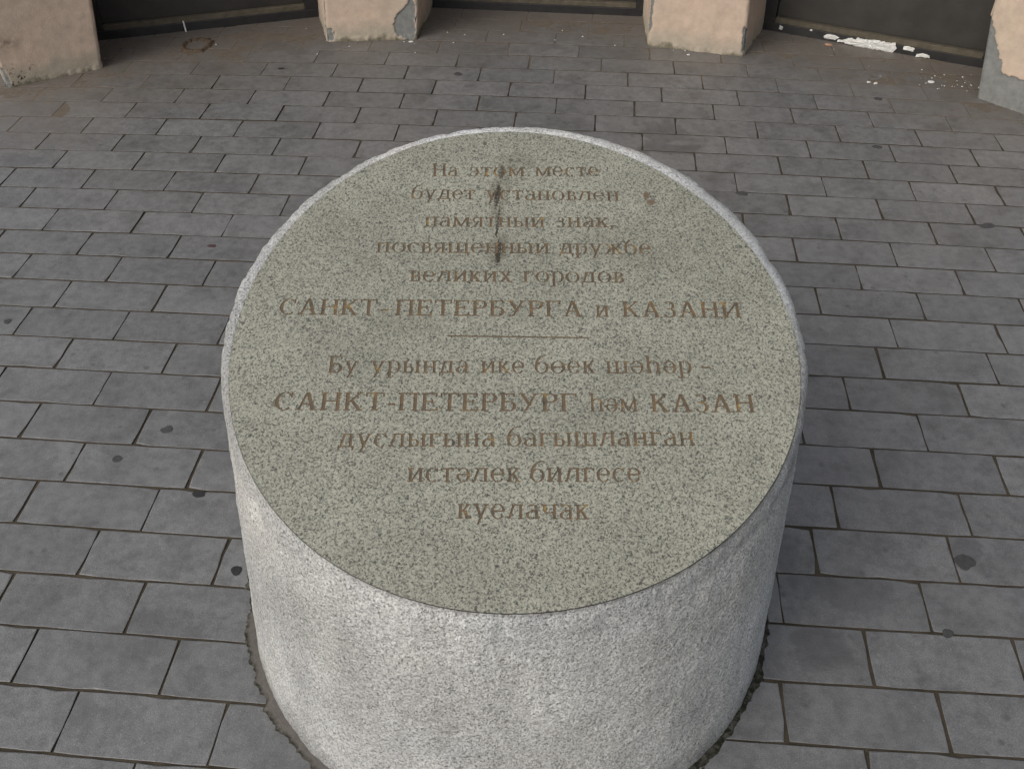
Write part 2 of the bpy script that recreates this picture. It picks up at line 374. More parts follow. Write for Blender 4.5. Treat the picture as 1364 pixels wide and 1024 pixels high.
# lettering ---------------------------------------------------------
def arc(cx, cy, rx, ry, a0, a1, T, t, n=14):
    o, q = [], []
    for k in range(n+1):
        a = math.radians(a0+(a1-a0)*k/n); w = t+(T-t)*abs(math.cos(a))**1.6
        o.append((cx+rx*math.cos(a), cy+ry*math.sin(a))); q.append((cx+(rx-w)*math.cos(a), cy+(ry-min(w, ry*.6)*(.55+.45*abs(math.cos(a))))*math.sin(a)))
    return [o+q[::-1]]
def rect(x0, y0, x1, y1): return [[(x0, y0), (x1, y0), (x1, y1), (x0, y1)]]
def dg(x0, y0, x1, y1, w): return [[(x0-w/2, y0), (x0+w/2, y0), (x1+w/2, y1), (x1-w/2, y1)]]
def glyph(ch, h, T, t):
    """polygons and width of a wide antiqua letter of height h"""
    s = T*.48; st = t*.85; P = []
    def ser(x, y): P.extend(rect(x-T/2-s, y if y < h*.5 and y >= 0 else y-st, x+T/2+s, (y if y < h*.5 and y >= 0 else y-st)+st))
    def stem(x, y0=0, y1=h, b=1, a=1):
        P.extend(rect(x-T/2, y0, x+T/2, y1))
        if b: P.extend(rect(x-T/2-s, y0, x+T/2+s, y0+st))
        if a: P.extend(rect(x-T/2-s, y1-st, x+T/2+s, y1))
    def bar(x0, x1, y): P.extend(rect(x0, y-t/2, x1, y+t/2))
    e = T/2+s; w = h
    if ch in 'Нн': w = h*.62+2*e; stem(e); stem(w-e); bar(e, w-e, h*.52)
    elif ch in 'ИиЙй':
        w = h*.66+2*e; stem(e); stem(w-e); P += dg(e+T*.3, h*.06, w-e-T*.3, h*.94, t*1.3)
        if ch in 'Йй': P += arc(w/2, h*1.36, h*.20, h*.16, 190, 350, t*1.5, t*1.2, 8)
    elif ch in 'Пп': w = h*.62+2*e; stem(e, a=0); stem(w-e, a=0); P += rect(0, h-t, w, h)
    elif ch in 'Гг': w = h*.60+e; stem(e, a=0); P += rect(0, h-t, w, h); P += [[(w-t*1.1, h-h*.24), (w, h-h*.24), (w, h-t*.5), (w-t*.9, h-t*.5)]]
    elif ch in 'Тт':
        w = h*.86; stem(w/2, a=0); P += rect(0, h-t, w, h)
        for x in (0, w-t): P += rect(x, h-h*.24, x+t, h-t*.4)
    elif ch == 'Е':
        w = h*.62+e; stem(e, a=0, b=0); P += rect(0, 0, w, t) + rect(0, h-t, w*.96, h); bar(e, w*.72, h*.52)
        P += rect(w-t, 0, w, h*.24)+rect(w*.96-t, h*.78, w*.96, h)+rect(w*.72-t, h*.40, w*.72, h*.64)
    elif ch in 'Кк':
        w = h*.70+e; stem(e); P += dg(e+T*.4, h*.44, w-T*1.1, h-st, t*1.5)+dg(w-T*.9, st*.5, e+T*1.1, h*.58, T*1.15)
        P += rect(w-T*1.9, h-st, w-T*.2, h)+rect(w-T*1.9, 0, w, st)
    elif ch in 'Сс': w = h*.84; P += arc(w*.52, h/2, w*.52, h*.52, 48, 312, T*1.05, t, 22)+rect(w*.82, h*.70, w*.82+t, h*.99)
    elif ch == 'А':
        w = h*.98; P += dg(T*.9, 0, w*.48, h, t*1.35)+dg(w-T*1.1, 0, w*.50, h, T*1.1); bar(w*.24, w*.74, h*.34)
        P += rect(0, 0, T*1.9, st)+rect(w-T*2.1, 0, w, st)
    elif ch in 'РЬьыБВв':
        full = h
        w = h*.60+e
        if ch == 'Р': stem(e); P += arc(w-h*.32, h*.735, h*.32, h*.265, -90, 90, T, t)+rect(e, h-t, w-h*.31, h)+rect(e, h*.47, w-h*.31, h*.47+t)
        elif ch in 'ьыЬ':
            stem(e); P += arc(w-h*.32, h*.29, h*.32, h*.29, -90, 90, T, t)+rect(e, 0, w-h*.31, t)+rect(e, h*.58-t, w-h*.31, h*.58)
            if ch == 'ы': stem(w+e+T*.35); w = w+2*e+T*.35
        elif ch == 'Б':
            stem(e, a=0); P += arc(w-h*.32, h*.29, h*.32, h*.29, -90, 90, T, t)+rect(e, 0, w-h*.31, t)+rect(e, h*.58-t, w-h*.31, h*.58)
            P += rect(0, h-t, w*.93, h)+rect(w*.93-t, h*.78, w*.93, h)
        else:
            stem(e); P += arc(w-h*.30, h*.28, h*.30, h*.28, -90, 90, T, t)+rect(e, 0, w-h*.29, t)+rect(e, h*.56-t, w-h*.29, h*.56)
            P += arc(w-h*.32, h*.77, h*.24, h*.23, -90, 90, T*.9, t)+rect(e, h-t, w-h*.31, h)
    elif ch in 'Зз': w = h*.66; P += arc(w*.48, h*.755, w*.42, h*.265, -90, 150, T*.9, t)+arc(w*.46, h*.275, w*.5, h*.295, -155, 90, T, t)+rect(w*.28, h*.49, w*.55, h*.49+t)
    elif ch == 'У':
        w = h*.94; P += dg(w*.56, h*.30, T, h, T*1.1)+dg(w*.34, h*.02, w-T*.9, h, t*1.4)+arc(w*.26, h*.09, h*.12, h*.10, 150, 400, T*.6, t, 8)
        P += rect(0, h-st, T*2, h)+rect(w-T*1.8, h-st, w, h)
    elif ch == 'у':
        w = h*1.0; P += dg(w*.53, -h*.02, T*.9, h, T*1.05)+dg(w*.30, -h*.38, w-T*.8, h, t*1.4)+arc(w*.22, -h*.32, h*.13, h*.11, 150, 390, T*.7, t, 8)
        P += rect(0, h-st, T*1.9, h)+rect(w-T*1.7, h-st, w, h)
    elif ch == 'х':
        w = h*.98; P += dg(w-T*.9, 0, T*.9, h, T*1.1)+dg(T*.8, 0, w-T*.8, h, t*1.4)
        P += rect(0, 0, T*1.7, st)+rect(w-T*1.9, 0, w, st)+rect(0, h-st, T*1.9, h)+rect(w-T*1.7, h-st, w, h)
    elif ch in 'оө': w = h*1.02; P += arc(w/2, h/2, w/2, h*.52, 0, 180, T, t, 16)+arc(w/2, h/2, w/2, h*.52, 180, 360, T, t, 16)
    elif ch == 'е': w = h*.92; P += arc(w/2, h/2, w/2, h*.52, 0, 180, T, t, 16)+arc(w/2, h/2, w/2, h*.52, 180, 325, T, t, 14)+rect(T*.5, h*.47, w-T*.4, h*.47+t)
    elif ch == 'ә': w = h*.92; P += arc(w/2, h/2, w/2, h*.52, 0, -180, T, t, 16)+arc(w/2, h/2, w/2, h*.52, 0, 145, T, t, 14)+rect(T*.4, h*.48, w-T*.5, h*.48+t)
    elif ch == 'э': w = h*.84; P += arc(w*.46, h/2, w*.52, h*.52, -140, 140, T, t, 20)+rect(w*.34, h*.47, w*.85, h*.47+t)
    elif ch == 'а': w = h*.86; P += rect(w-T*1.35, 0, w-T*.35, h*.70)+arc(w*.50, h*.72, w*.5-T*.35, h*.30, 0, 150, T, t, 12)+arc(w*.40, h*.27, w*.40, h*.29, 60, 320, T, t, 14)+rect(w*.38, h*.52, w-T*.6, h*.52+t)+rect(w-T*.6, 0, w, st*1.2)
    elif ch == 'б': w = h*.98; P += arc(w/2, h*.46, w/2, h*.48, 0, 180, T, t, 16)+arc(w/2, h*.46, w/2, h*.48, 180, 360, T, t, 16)+arc(w*.62, h*.62, w*.60, h*.78, 105, 175, T*.95, t*1.2, 12)+dg(w*.46, h*1.36, w*.92, h*1.50, t*3.0)
    elif ch in 'дл':
        w = h*.86+e; x = w-e-(h*.04 if ch == 'д' else 0); P += rect(x-T/2, 0, x+T/2, h)+rect(w*.26, h-t, x+T/2+s*.6, h)
        P += dg(w*.12 if ch == 'л' else w*.17, t*.5, w*.40, h, t*1.5)
        if ch == 'л': P += arc(w*.09, h*.11, h*.12, h*.12, 140, 400, T*.6, t, 8)+rect(x-T/2-s, 0, x+T/2+s, st)
        else: P += rect(0, 0, w, t)+rect(0, -h*.24, t*1.1, t*.5)+rect(w-t*1.1, -h*.24, w, t*.5)
    elif ch == 'ж':
        w = h*1.34; stem(w/2)
        for sg in (-1, 1): P += dg(w/2+sg*T*.4, h*.44, w/2+sg*(w/2-T*.9), h-st, t*1.5)+dg(w/2+sg*(w/2-T*.9), st*.5, w/2+sg*T*1.0, h*.58, T*.95)
        P += rect(0, 0, T*1.8, st)+rect(w-T*1.8, 0, w, st)+rect(T*.2, h-st, T*1.8, h)+rect(w-T*1.8, h-st, w-T*.2, h)
    elif ch == 'м':
        w = h*.98+2*e; P += dg(e*.9, 0, e*1.15, h, t*1.5)+rect(w-e-T/2, 0, w-e+T/2, h)+dg(w/2-T*.1, h*.06, e*1.15, h, T*1.05)+dg(w/2-T*.1, h*.06, w-e-T*.2, h, t*1.4)
        P += rect(e-T, 0, e+T*.8, st)+rect(w-e-T/2-s, 0, w-e+T/2+s, st)+rect(e*.3, h-st, e+T*.5, h)+rect(w-e, h-st, w-e+T/2+s, h)
    elif ch == 'р': w = h*.74+e; stem(e, -h*.40, h, a=0); P += rect(e-T/2-s, h-st, e, h)+arc(w-h*.42, h*.5, h*.42, h*.52, -120, 120, T, t, 18)
    elif ch in 'шщ':
        w = h*1.18+2*e; m = w/2; stem(e, b=0); stem(m, b=0); stem(w-e, b=0); P += rect(0, 0, w, t)
        if ch == 'щ': P += rect(w-t*1.2, -h*.25, w, t*.5)
    elif ch == 'я': w = h*.70+e; x = w-e; stem(x); P += arc(h*.34, h*.72, h*.32, h*.28, 90, 270, T, t)+rect(h*.33, h-t, x, h)+rect(h*.33, h*.44, x, h*.44+t)+dg(T*.8, 0, x-T*1.3, h*.46, T*.95)+rect(0, 0, T*1.5, st)
    elif ch == 'ч': w = h*.66+2*e; stem(w-e); P += rect(e-T/2, h*.60, e+T/2, h)+rect(0, h-st, 2*e, h)+arc(w/2-T*.1, h*.62, w/2-e+T*.4, h*.24, 180, 320, T, t*1.2, 10)
    elif ch == 'һ': w = h*.66+2*e; stem(e, 0, h*1.46, a=0); P += rect(e-T/2-s, h*1.46-st, e, h*1.46)+rect(w-e-T/2, 0, w-e+T/2, h*.66)+rect(w-e-T/2-s, 0, w-e+T/2+s, st)+arc(w/2+T*.1, h*.64, w/2-e+T*.6, h*.38, 0, 150, T, t*1.1, 12)
    elif ch == '-': w = h*.5; P += rect(0, h*.40, w, h*.40+t*1.5)
    elif ch == ',': w = T*1.1; P += rect(0, 0, T, T*.9)+dg(T*.1, -h*.22, T*.75, T*.4, t*1.1)
    if ch == 'ө': P += rect(T*.5, h*.47, w-T*.5, h*.47+t)
    return P, w
LINES = [
 ('На этом месте', [('На', -173, -127), ('этом', -106, -4), ('месте', 15, 132)], (-173, 345, 132, 371)),
 ('будет установлен', [('будет', -204, -89), ('установлен', -70, 170)], (-204, 286, 170, 313)),
 ('памятный знак,', [('памятный', -171, 40), ('знак,', 61, 161)], (-171, 222, 161, 249)),
 ('посвященный дружбе', [('посвященный', -247, 52), ('дружбе', 69, 228)], (-247, 156, 228, 193)),
 ('великих городов', [('великих', -180, -7), ('городов', 11, 182)], (-180, 98, 182, 126)),
 ('САНКТ-ПЕТЕРБУРГА и КАЗАНИ', [('САНКТ', -386, -225), ('-', -219, -205), ('ПЕТЕРБУРГА', -195, 115), ('и', 136, 158), ('КАЗАНИ', 180, 376)], (-386, 10, 376, 69)),
 ('Бу урында ике бөек шәһәр -', [('Бу', -285, -237), ('урында', -217, -62), ('ике', -42, 27), ('бөек', 43, 139), ('шәһәр', 156, 292), ('-', 308, 322)], (-285, -97, 292, -48)),
 ('САНКТ-ПЕТЕРБУРГ һәм КАЗАН', [('САНКТ', -355, -185), ('-', -180, -168), ('ПЕТЕРБУРГ', -164, 113), ('һәм', 133, 207), ('КАЗАН', 227, 388)], (-355, -172, 388, -112)),
 ('дуслыгына багышланган', [('дуслыгына', -245, -8), ('багышланган', 10, 293)], (-245, -228, 293, -179)),
 ('истәлек билгесе', [('истәлек', -132, 35), ('билгесе', 49, 213)], (-132, -277, 213, -247)),
 ('куелачак', [('куелачак', -52, 138)], (-52, -329, 138, -314))]
CAPH, XH = 33.0, 23.5
WORDS = []; polys = []        # (line index, [(u, v) in metres])
for li, (txt, words, (ax_, ay_, bx, by)) in enumerate(LINES):
    L = math.hypot(bx-ax_, by-ay_); d = ((bx-ax_)/L, (by-ay_)/L); nrm = (-d[1], d[0])
    for wtxt, x0, x1 in words:
        gl = []; X = 0; wid = len(WORDS); WORDS.append(wtxt)
        gap = 3.4
        for c in wtxt:
            h = CAPH if c in 'АБГЕЗИКНПРСТУ' else XH
            T, t = (5.4, 2.8) if h == CAPH else (4.6, 2.5)
            if c == '-': h = XH
            P, w = glyph(c, h, T, t); gl.append((P, X)); X += w+gap
        X -= gap; sc = (x1-x0)/X
        for P, gx in gl:
            for pl in P:
                q = []
                for (a, b) in pl:
                    u = x0+(gx+a)*sc; v = ay_+(u-ax_)*d[1]/d[0]
                    q.append(((u+b*nrm[0])/1000, (v+b*nrm[1])/1000))
                polys.append((wid, q))
WORDS.append(''); polys.append((len(WORDS)-1, [(-.103, -.0103), (.127, .0057), (.127, .0087), (-.103, -.0073)]))
# disc cut by all strokes: the cells under strokes sink 1.4 mm
VC = []; FC = []
for i in range(360):
    t = 2*math.pi*i/360; r_ = disc_r(t)
    # point of the rim: find u, v whose horizontal offset is r_(cos, sin)
    p = Vector((r_*math.cos(t), r_*math.sin(t), 0)); p.z = AX*p.x+AY*p.y
    # solve in the skewed basis
    den = ex.x; u = p.x/den; v = (p.y)/ey0.y
    VC.append(Vector((u, v)))
FC.append(list(range(360)))
for li, q in polys:
    a = sum(q[i][0]*q[(i+1) % len(q)][1]-q[(i+1) % len(q)][0]*q[i][1] for i in range(len(q)))
    if a < 0: q = q[::-1]
    b = len(VC); VC += [Vector(x) for x in q]; FC.append(list(range(b, b+len(q))))
vo, eo, fo, ov, oe, of = delaunay_2d_cdt(VC, [], FC, 1, 1e-6)
tri_line = []
for ids in of:
    l = [i for i in ids if i > 0]
    tri_line.append(-1 if not l else polys[l[0]-1][0])
edge_tris = {}
for k, f in enumerate(fo):
    for a in range(len(f)): edge_tris.setdefault((f[a], f[(a+1) % len(f)]), k)
Vt = [disc2w(v.x, v.y) for v in vo]; nV = len(Vt); D = .0008
Vt += [disc2w(v.x, v.y, D) for v in vo]
Ft = [tuple(f) for f, l in zip(fo, tri_line) if l < 0]
for k, f in enumerate(fo):
    for a in range(len(f)):
        e0, e1 = f[a], f[(a+1) % len(f)]; o = edge_tris.get((e1, e0))
        if tri_line[k] < 0 and (o is None or tri_line[o] >= 0): Ft.append((e0, e0+nV, e1+nV, e1))
mesh('top_face', Vt, Ft, M_top, stone)
for li in range(len(WORDS)):
    F = [tuple(i for i in f) for f, l in zip(fo, tri_line) if l == li]
    used = sorted({i for f in F for i in f}); mp = {i: k for k, i in enumerate(used)}
    o = mesh('inscription_word' if WORDS[li] else 'divider_line', [Vt[i+nV] for i in used], [tuple(mp[i] for i in f) for f in F], M_letter, stone)
    o['label'] = ('engraved brown word reading '+WORDS[li]) if WORDS[li] not in ('', '-') else 'engraved brown dash' if WORDS[li] else 'short thin engraved line between the two texts'
# mortar collar round the foot
V = []; F = []; E_ = []
NR = 7; NC = 720
for j in range(NR):
    for i in range(NC):
        t = 2*math.pi*i/NC; s = j/(NR-1)
        wdt = .020+.016*N(math.cos(t), math.sin(t), 2, 7)+.010*N(math.cos(t), math.sin(t), 2, 30)+.006*N(math.cos(t), math.sin(t), 2, 90)
        if math.cos(t) > 0: wdt *= .62
        r_ = .497+(max(.006, wdt)+.018)*s
        V.append((r_*math.cos(t)-.0054, r_*math.sin(t)-.0159, (.0032+.0012*N(r_*math.cos(t), r_*math.sin(t), 0, 60)) if j < NR-1 else -.003)); E_.append(min(1, s+.4*ss(-.1, .3, math.cos(t))))
for j in range(NR-1):
    for i in range(NC):
        i2 = (i+1) % NC; F.append((j*NC+i, (j+1)*NC+i, (j+1)*NC+i2, j*NC+i2))
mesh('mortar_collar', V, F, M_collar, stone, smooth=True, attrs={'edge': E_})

# ------------------------------------------------------------------ pillars of the curved wall
def pillar(pts, leanL, leanR, label, patch, speck=None, smear=None, back=.16, label_peel=None):
    """pts: left-back, left-front, right-front, right-back on the ground. patch(u, z, face) -> peel amount"""
    LB, LF, RF, RB = [Vector((*p, 0)) for p in pts]
    d = (RF-LF).normalized(); o0 = (LF+RF)/2
    ob = empty('pillar', (o0.x, o0.y, 0))
    def dens(a, b, st): 
        n = max(2, int((b-a).length/st)); return [(a+(b-a)*(k/n), a) for k in range(n)]
    per = []   # (pos, face, distance along the face from its left edge, leanweight)
    for a, b, f, la, lb in ((LB, LF, 'L', leanL, leanL), (LF, RF, 'F', leanL, leanR), (RF, RB, 'R', leanR, leanR)):
        n = max(3, int((b-a).length/.0042))
        for k in range(n): per.append((a+(b-a)*(k/n), f, (b-a).length*k/n, la+(lb-la)*k/n, (b-a).length))
    per.append((RB, 'R', (RB-RF).length, leanR, (RB-RF).length))
    zs = [-.02]+[i*.0042 for i in range(0, 88)]+[.37+.06*i for i in range(1, 6)]+[.75+.25*i for i in range(0, 9)]
    V = []; F = []; pe = []; spk = []; smr = []; crk = []
    cen = (LB+LF+RF+RB)/4
    nP = len(per)
    for z in zs:
        for i, (p, f, s, ln, L) in enumerate(per):
            q = p+d*(ln*min(z, .3)/.25) if z > 0 else p.copy()
            pa = per[max(0, i-2)][0]; pb = per[min(nP-1, i+2)][0]; tg = (pb-pa).normalized(); nr = Vector((tg.y, -tg.x, 0))
            jag = .009*N(q.x*1.7+p.y, z, i*.01, 38)+.004*N(s, z, 9, 110)
            m = patch(f, s+jag, z+jag*.7, L) if z < .5 else 0
            m = max(0, min(1, m))
            er = 0
            ed = min(s if f == 'F' else 9, L-s if f == 'F' else 9, L-s if f == 'L' else 9, s if f == 'R' else 9)
            er = -.004*ss(.012, 0, ed)-.003*ss(.010, 0, ed)*max(0, N(z, p.x, 0, 30)+.3)     # rounded, knocked arris
            dd = er-.0045*ss(.3, .6, m)+.0012*N(q.x+q.y, q.z+z, 0, 18)
            if z < .02: dd += .004*N(s, p.x, 3, 40)
            q = q+nr*dd
            V.append((q.x-o0.x, q.y-o0.y, z)); pe.append(m)
            spk.append(speck(f, s, z) if speck else 0.0); smr.append(smear(f, s, z) if smear else 0.0)
            crk.append(ss(.24, .32, m)*ss(.5, .42, m)*.3)
    for j in range(len(zs)-1):
        for i in range(nP-1): F.append((j*nP+i, j*nP+i+1, (j+1)*nP+i+1, (j+1)*nP+i))
    # flat back and top
    b = (len(zs)-1)*nP
    F.append(tuple(b+i for i in range(nP)))
    F.append((0, len(V)-nP, len(V)-1, nP-1))
    mesh('plaster_shaft', V, F, M_plaster, ob, smooth=True, attrs={'peel': pe, 'speck': spk, 'smear': smr, 'crack': crk})
    tag(ob, label, 'pillar', 'plastered pillars of the curved wall')
    return ob
def P1(f, s, z, L):
    if f == 'L': return ss(.10, .0, z-.02)*ss(-.09, -.02, s-L)
    if f == 'F': return ss(.012, .0, s-.012*ss(.12, 0, z))*ss(.14, .05, z)
    return 0
def P2(f, s, z, L):
    m = 0
    if f == 'F':
        a = L-s
        w = .055*ss(.0, .03, z)*ss(.16, .08, z)+.012*ss(.26, .1, z)
        m = max(m, ss(w+.006, w-.006, abs(a-.030)-.0+.03*0) if a > .009 else 0)
        m = max(m, ss(.024, .012, abs(s-.012))*ss(.002, .01, z)*ss(.065, .04, z))
    if f == 'L': m = max(m, ss(.036, .022, L-s)*ss(.03, .06, z))
    return m
def P3(f, s, z, L):
    m = 0
    if f == 'F': m = max(ss(.016, .008, L-s)*ss(.01, .03, z)*ss(.14, .10, z), ss(.012, .006, s)*ss(.05, .09, z))
    if f == 'R': m = max(m, ss(.030, .016, s)*ss(.01, .03, z)*ss(.13, .09, z))
    if f == 'L': m = max(m, ss(.05, .03, L-s)*ss(.04, .08, z))
    return m
def P4(f, s, z, L):
    if f == 'F':
        e = .085 if s > .085 else 0
        lim = .115 if s > .085 else .115+(.085-s)*2.2
        return ss(lim+.006, lim-.006, z)
    if f == 'L': return ss(.3, .28, z)
    return 0
pillar([(-2.42, 3.56), (-2.245, 3.314), (-1.946, 3.517), (-2.115, 3.80)], .0, .033, 'cream plaster pillar at the far left with black specks and a brown smear', P1,
       speck=lambda f, s, z: ss(.12, .02, z)*ss(.16, .08, s) if f == 'F' else ss(.1, .02, z)*.3, smear=lambda f, s, z: (ss(.13, .03, s)*ss(.05, .0, abs(z-.165)) if f == 'F' else 0))
pillar([(-1.214, 4.13), (-1.11, 3.841), (-.733, 3.891), (-.722, 4.25)], .016, .020, 'cream plaster pillar with a grey bare patch at its lower right edge', P2)
pillar([(.215, 4.23), (.232, 3.893), (.616, 3.811), (.735, 4.13)], .0, -.012, 'cream plaster pillar right of the middle panel with chipped vertical edges', P3)
pillar([(1.60, 3.80), (1.449, 3.499), (1.731, 3.243), (1.93, 3.50)], -.040, -.04, 'cream plaster pillar at the far right above a large bare grey base', P4)

# ------------------------------------------------------------------ dark panels between the pillars
def box(V, F, a, b, y0, y1, z0, z1):
    n = len(V)
    for x in (a, b):
        for y in (y0, y1):
            for z in (z0, z1): V.append((x, y, z))
    for f in ((0, 1, 3, 2), (4, 6, 7, 5), (0, 4, 5, 1), (2, 3, 7, 6), (0, 2, 6, 4), (1, 5, 7, 3)): F.append(tuple(n+i for i in f))
def bbox(name, dims, m, parent, bev=.0015):
    bm = bmesh.new(); V = []; F = []; box(V, F, *dims)
    vs = [bm.verts.new(v) for v in V]
    for f in F: bm.faces.new([vs[i] for i in f])
    bmesh.ops.recalc_face_normals(bm, faces=bm.faces)
    bmesh.ops.bevel(bm, geom=bm.edges[:], offset=bev, segments=1, affect='EDGES')
    me = bpy.data.meshes.new(name); bm.to_mesh(me); bm.free(); me.materials.append(m)
    return link(bpy.data.objects.new(name, me), parent)
def panel(a, b, sl_, sr_, z0, z1, label):
    a, b = Vector(a), Vector(b); L = (b-a).length; ang = math.atan2(b.y-a.y, b.x-a.x)
    o = empty('dark_panel', (a.x, a.y, 0)); o.rotation_euler = (0, 0, ang)
    bbox('bottom_rail', (-.04, L+.04, 0, .05, -.01, z0), M_rail, o)
    bbox('glazing_bead', (sl_, L-sr_, .002, .048, z0+.0005, z1), M_bead, o)
    bbox('stile', (-.04, sl_-.001, .001, .05, z0+.0005, 2.3), M_rail, o)
    bbox('stile', (L-sr_+.001, L+.04, .001, .05, z0+.0005, 2.3), M_rail, o)
    bbox('panel_sheet', (sl_, L-sr_, .024, .040, z1+.0005, 2.26), M_sheet, o)
    bbox('top_rail', (sl_, L-sr_, .001, .05, 2.2605, 2.3), M_rail, o)
    return tag(o, label, 'panel', 'dark framed panels between the pillars')
pn1 = panel((-2.074, 3.784), (-1.205, 4.106), .030, .055, .036, .058, 'dark framed panel between the far left pillar and the patched pillar')
pn2 = panel((-.728, 4.248), (.225, 4.207), .040, .040, .034, .054, 'dark framed panel in the middle directly behind the stone')
pn3 = panel((.731, 4.102), (1.56, 3.765), .040, .025, .034, .056, 'dark framed panel at right with white peeling paint on its rail')

# white peeling strip and loose bits
def ragged(name, pts, th, m, parent=None, n=1, seed=0, amp=.0025):
    """a flat ragged chip: outline in its own plane (x, z), thickness th along -y"""
    rr = random.Random(seed); out = []
    for k in range(len(pts)):
        p, q = pts[k], pts[(k+1) % len(pts)]; m_ = max(1, int(math.dist(p, q)/.006))
        for i in range(m_): out.append((p[0]+(q[0]-p[0])*i/m_+rr.gauss(0, amp*.5), p[1]+(q[1]-p[1])*i/m_+rr.gauss(0, amp*.5)))
    cx = sum(p[0] for p in out)/len(out); cz = sum(p[1] for p in out)/len(out); k = len(out)
    V = [(x, 0, z) for x, z in out]+[(x, -th*rr.uniform(.5, 1.2), z) for x, z in out]+[(cx+(x-cx)*.6, -th*rr.uniform(1.0, 2.0), cz+(z-cz)*.6) for x, z in out]
    V.append((cx, -th*1.3, cz)); F = []
    for a in (0, 1):
        for i in range(k): F.append((a*k+i, a*k+(i+1) % k, (a+1)*k+(i+1) % k, (a+1)*k+i))
    for i in range(k): F.append((2*k+i, 2*k+(i+1) % k, 3*k))
    return mesh(name, V, F, m, parent)
def on3(px): return px
o = ragged('peeling_paint', [(.34, .004), (.40, .0), (.46, .0), (.535, .0), (.545, .02), (.538, .040), (.50, .036), (.46, .037), (.41, .032), (.385, .036), (.375, .022), (.365, .030), (.35, .026), (.33, .014)], .006, M_flake, pn3, seed=2)
o['label'] = 'long ragged strip of white paint peeling off the rail'
for pts, sd_ in (([(.257, .008), (.30, .010), (.315, .022), (.29, .030), (.262, .026), (.250, .016)], 3), ([(.31, .003), (.345, .008), (.34, .017), (.31, .012)], 4),
                 ([(.572, .020), (.612, .018), (.615, .030), (.590, .036), (.570, .032)], 5), ([(.625, .000), (.68, .004), (.676, .014), (.650, .018), (.628, .010)], 6),
                 ([(.062, .014), (.076, .012), (.078, .024), (.064, .030)], 7), ([(.190, .028), (.200, .028), (.200, .035), (.19, .034)], 8)):
    ragged('paint_flake', pts, .003, M_flake, pn3, seed=sd_, amp=.0012)
def chip(name, x, y, r_, m, label, cat, group=None, hgt=.6, asp=1.0, rot=0.0, seed=0, z0=.001):
    rr = random.Random(seed*7+3); n = 20; lob = [rr.uniform(-.09, .09) for _ in range(4)]; V = []; F = []
    rad = [1+lob[0]*math.cos(2*math.pi*i/n*2)+lob[1]*math.sin(2*math.pi*i/n*2)+lob[2]*math.cos(2*math.pi*i/n*3)+lob[3]*math.sin(2*math.pi*i/n*4)+rr.uniform(-.05, .05) for i in range(n)]
    out = [(r_*rad[i]*math.cos(2*math.pi*i/n)*asp, r_*rad[i]*math.sin(2*math.pi*i/n)) for i in range(n)]
    c, s = math.cos(rot), math.sin(rot)
    out = [(a*c-b*s, a*s+b*c) for a, b in out]
    for k, (sc, z) in enumerate(((1, -.001), (1, hgt*r_*.5), (.6, hgt*r_))):
        for a, b in out: V.append((a*sc, b*sc, z+z0*0))
    V.append((0, 0, hgt*r_*1.02))
    for a in (0, 1):
        for i in range(n): F.append((a*n+i, a*n+(i+1) % n, (a+1)*n+(i+1) % n, (a+1)*n+i))
    for i in range(n): F.append((2*n+i, 2*n+(i+1) % n, 3*n))
    o = mesh(name, V, F, m, smooth=False); o.location = (x, y, z0)
    return tag(o, label, cat, group)
chip('brick_crumb', .978, 3.955, .008, M_brick, 'small orange crumb below the white peeling paint strip', 'crumb', hgt=.5, asp=1.9, rot=-.35, seed=1, z0=.002)
FLG = 'white flakes fallen on the slabs'
chip('plaster_flake', 1.075, 3.608, .006, M_flake, 'leftmost of two tiny white flakes together on a slab before the right panel', 'flake', FLG, .4, 1.3, 0, 2)
chip('plaster_flake', 1.100, 3.600, .006, M_flake, 'rightmost of two tiny white flakes together on a slab before the right panel', 'flake', FLG, .4, 1.4, .5, 3)
chip('plaster_flake', 1.315, 3.625, .009, M_flake, 'larger white flake lying alone left of the far right pillar', 'flake', FLG, .4, 1.5, .1, 4, z0=.002)
chip('plaster_flake', -.755, 3.862, .006, M_flake, 'tiny pale flake at the foot of the pillar with the grey patch', 'flake', FLG, .5, 1.6, .2, 5, z0=.002)
chip('plaster_flake', .395, 3.812, .005, M_flake, 'tiny pale flake at the foot of the pillar right of the middle panel', 'flake', FLG, .5, 1.3, .2, 6, z0=.002)
V = []; F = []
rr = random.Random(12)
for k in range(60):
    x = rr.gauss(1.40, .075); y = rr.gauss(3.60, .05)
    if k > 34: x = rr.uniform(-2.0, 1.5); y = 3.93-.09*(x+.2)**2+rr.uniform(-.16, .16)
    s_ = rr.uniform(.0012, .0036); b = len(V)
    for dx, dy, dz in ((-1, -.7, 0), (1, -.6, 0), (.8, .9, 0), (-.7, .8, 0), (-.5, -.3, .6), (.5, -.3, .6), (.4, .5, .7), (-.4, .4, .6)):
        V.append((x+dx*s_, y+dy*s_, bed_z(x, y)+.003+dz*s_))
    for f in ((0, 1, 5, 4), (1, 2, 6, 5), (2, 3, 7, 6), (3, 0, 4, 7), (4, 5, 6, 7)): F.append(tuple(b+i for i in f))
tag(mesh('plaster_crumbs', V, F, M_flake), 'scattered pale plaster crumbs along the foot of the wall', kind='stuff')
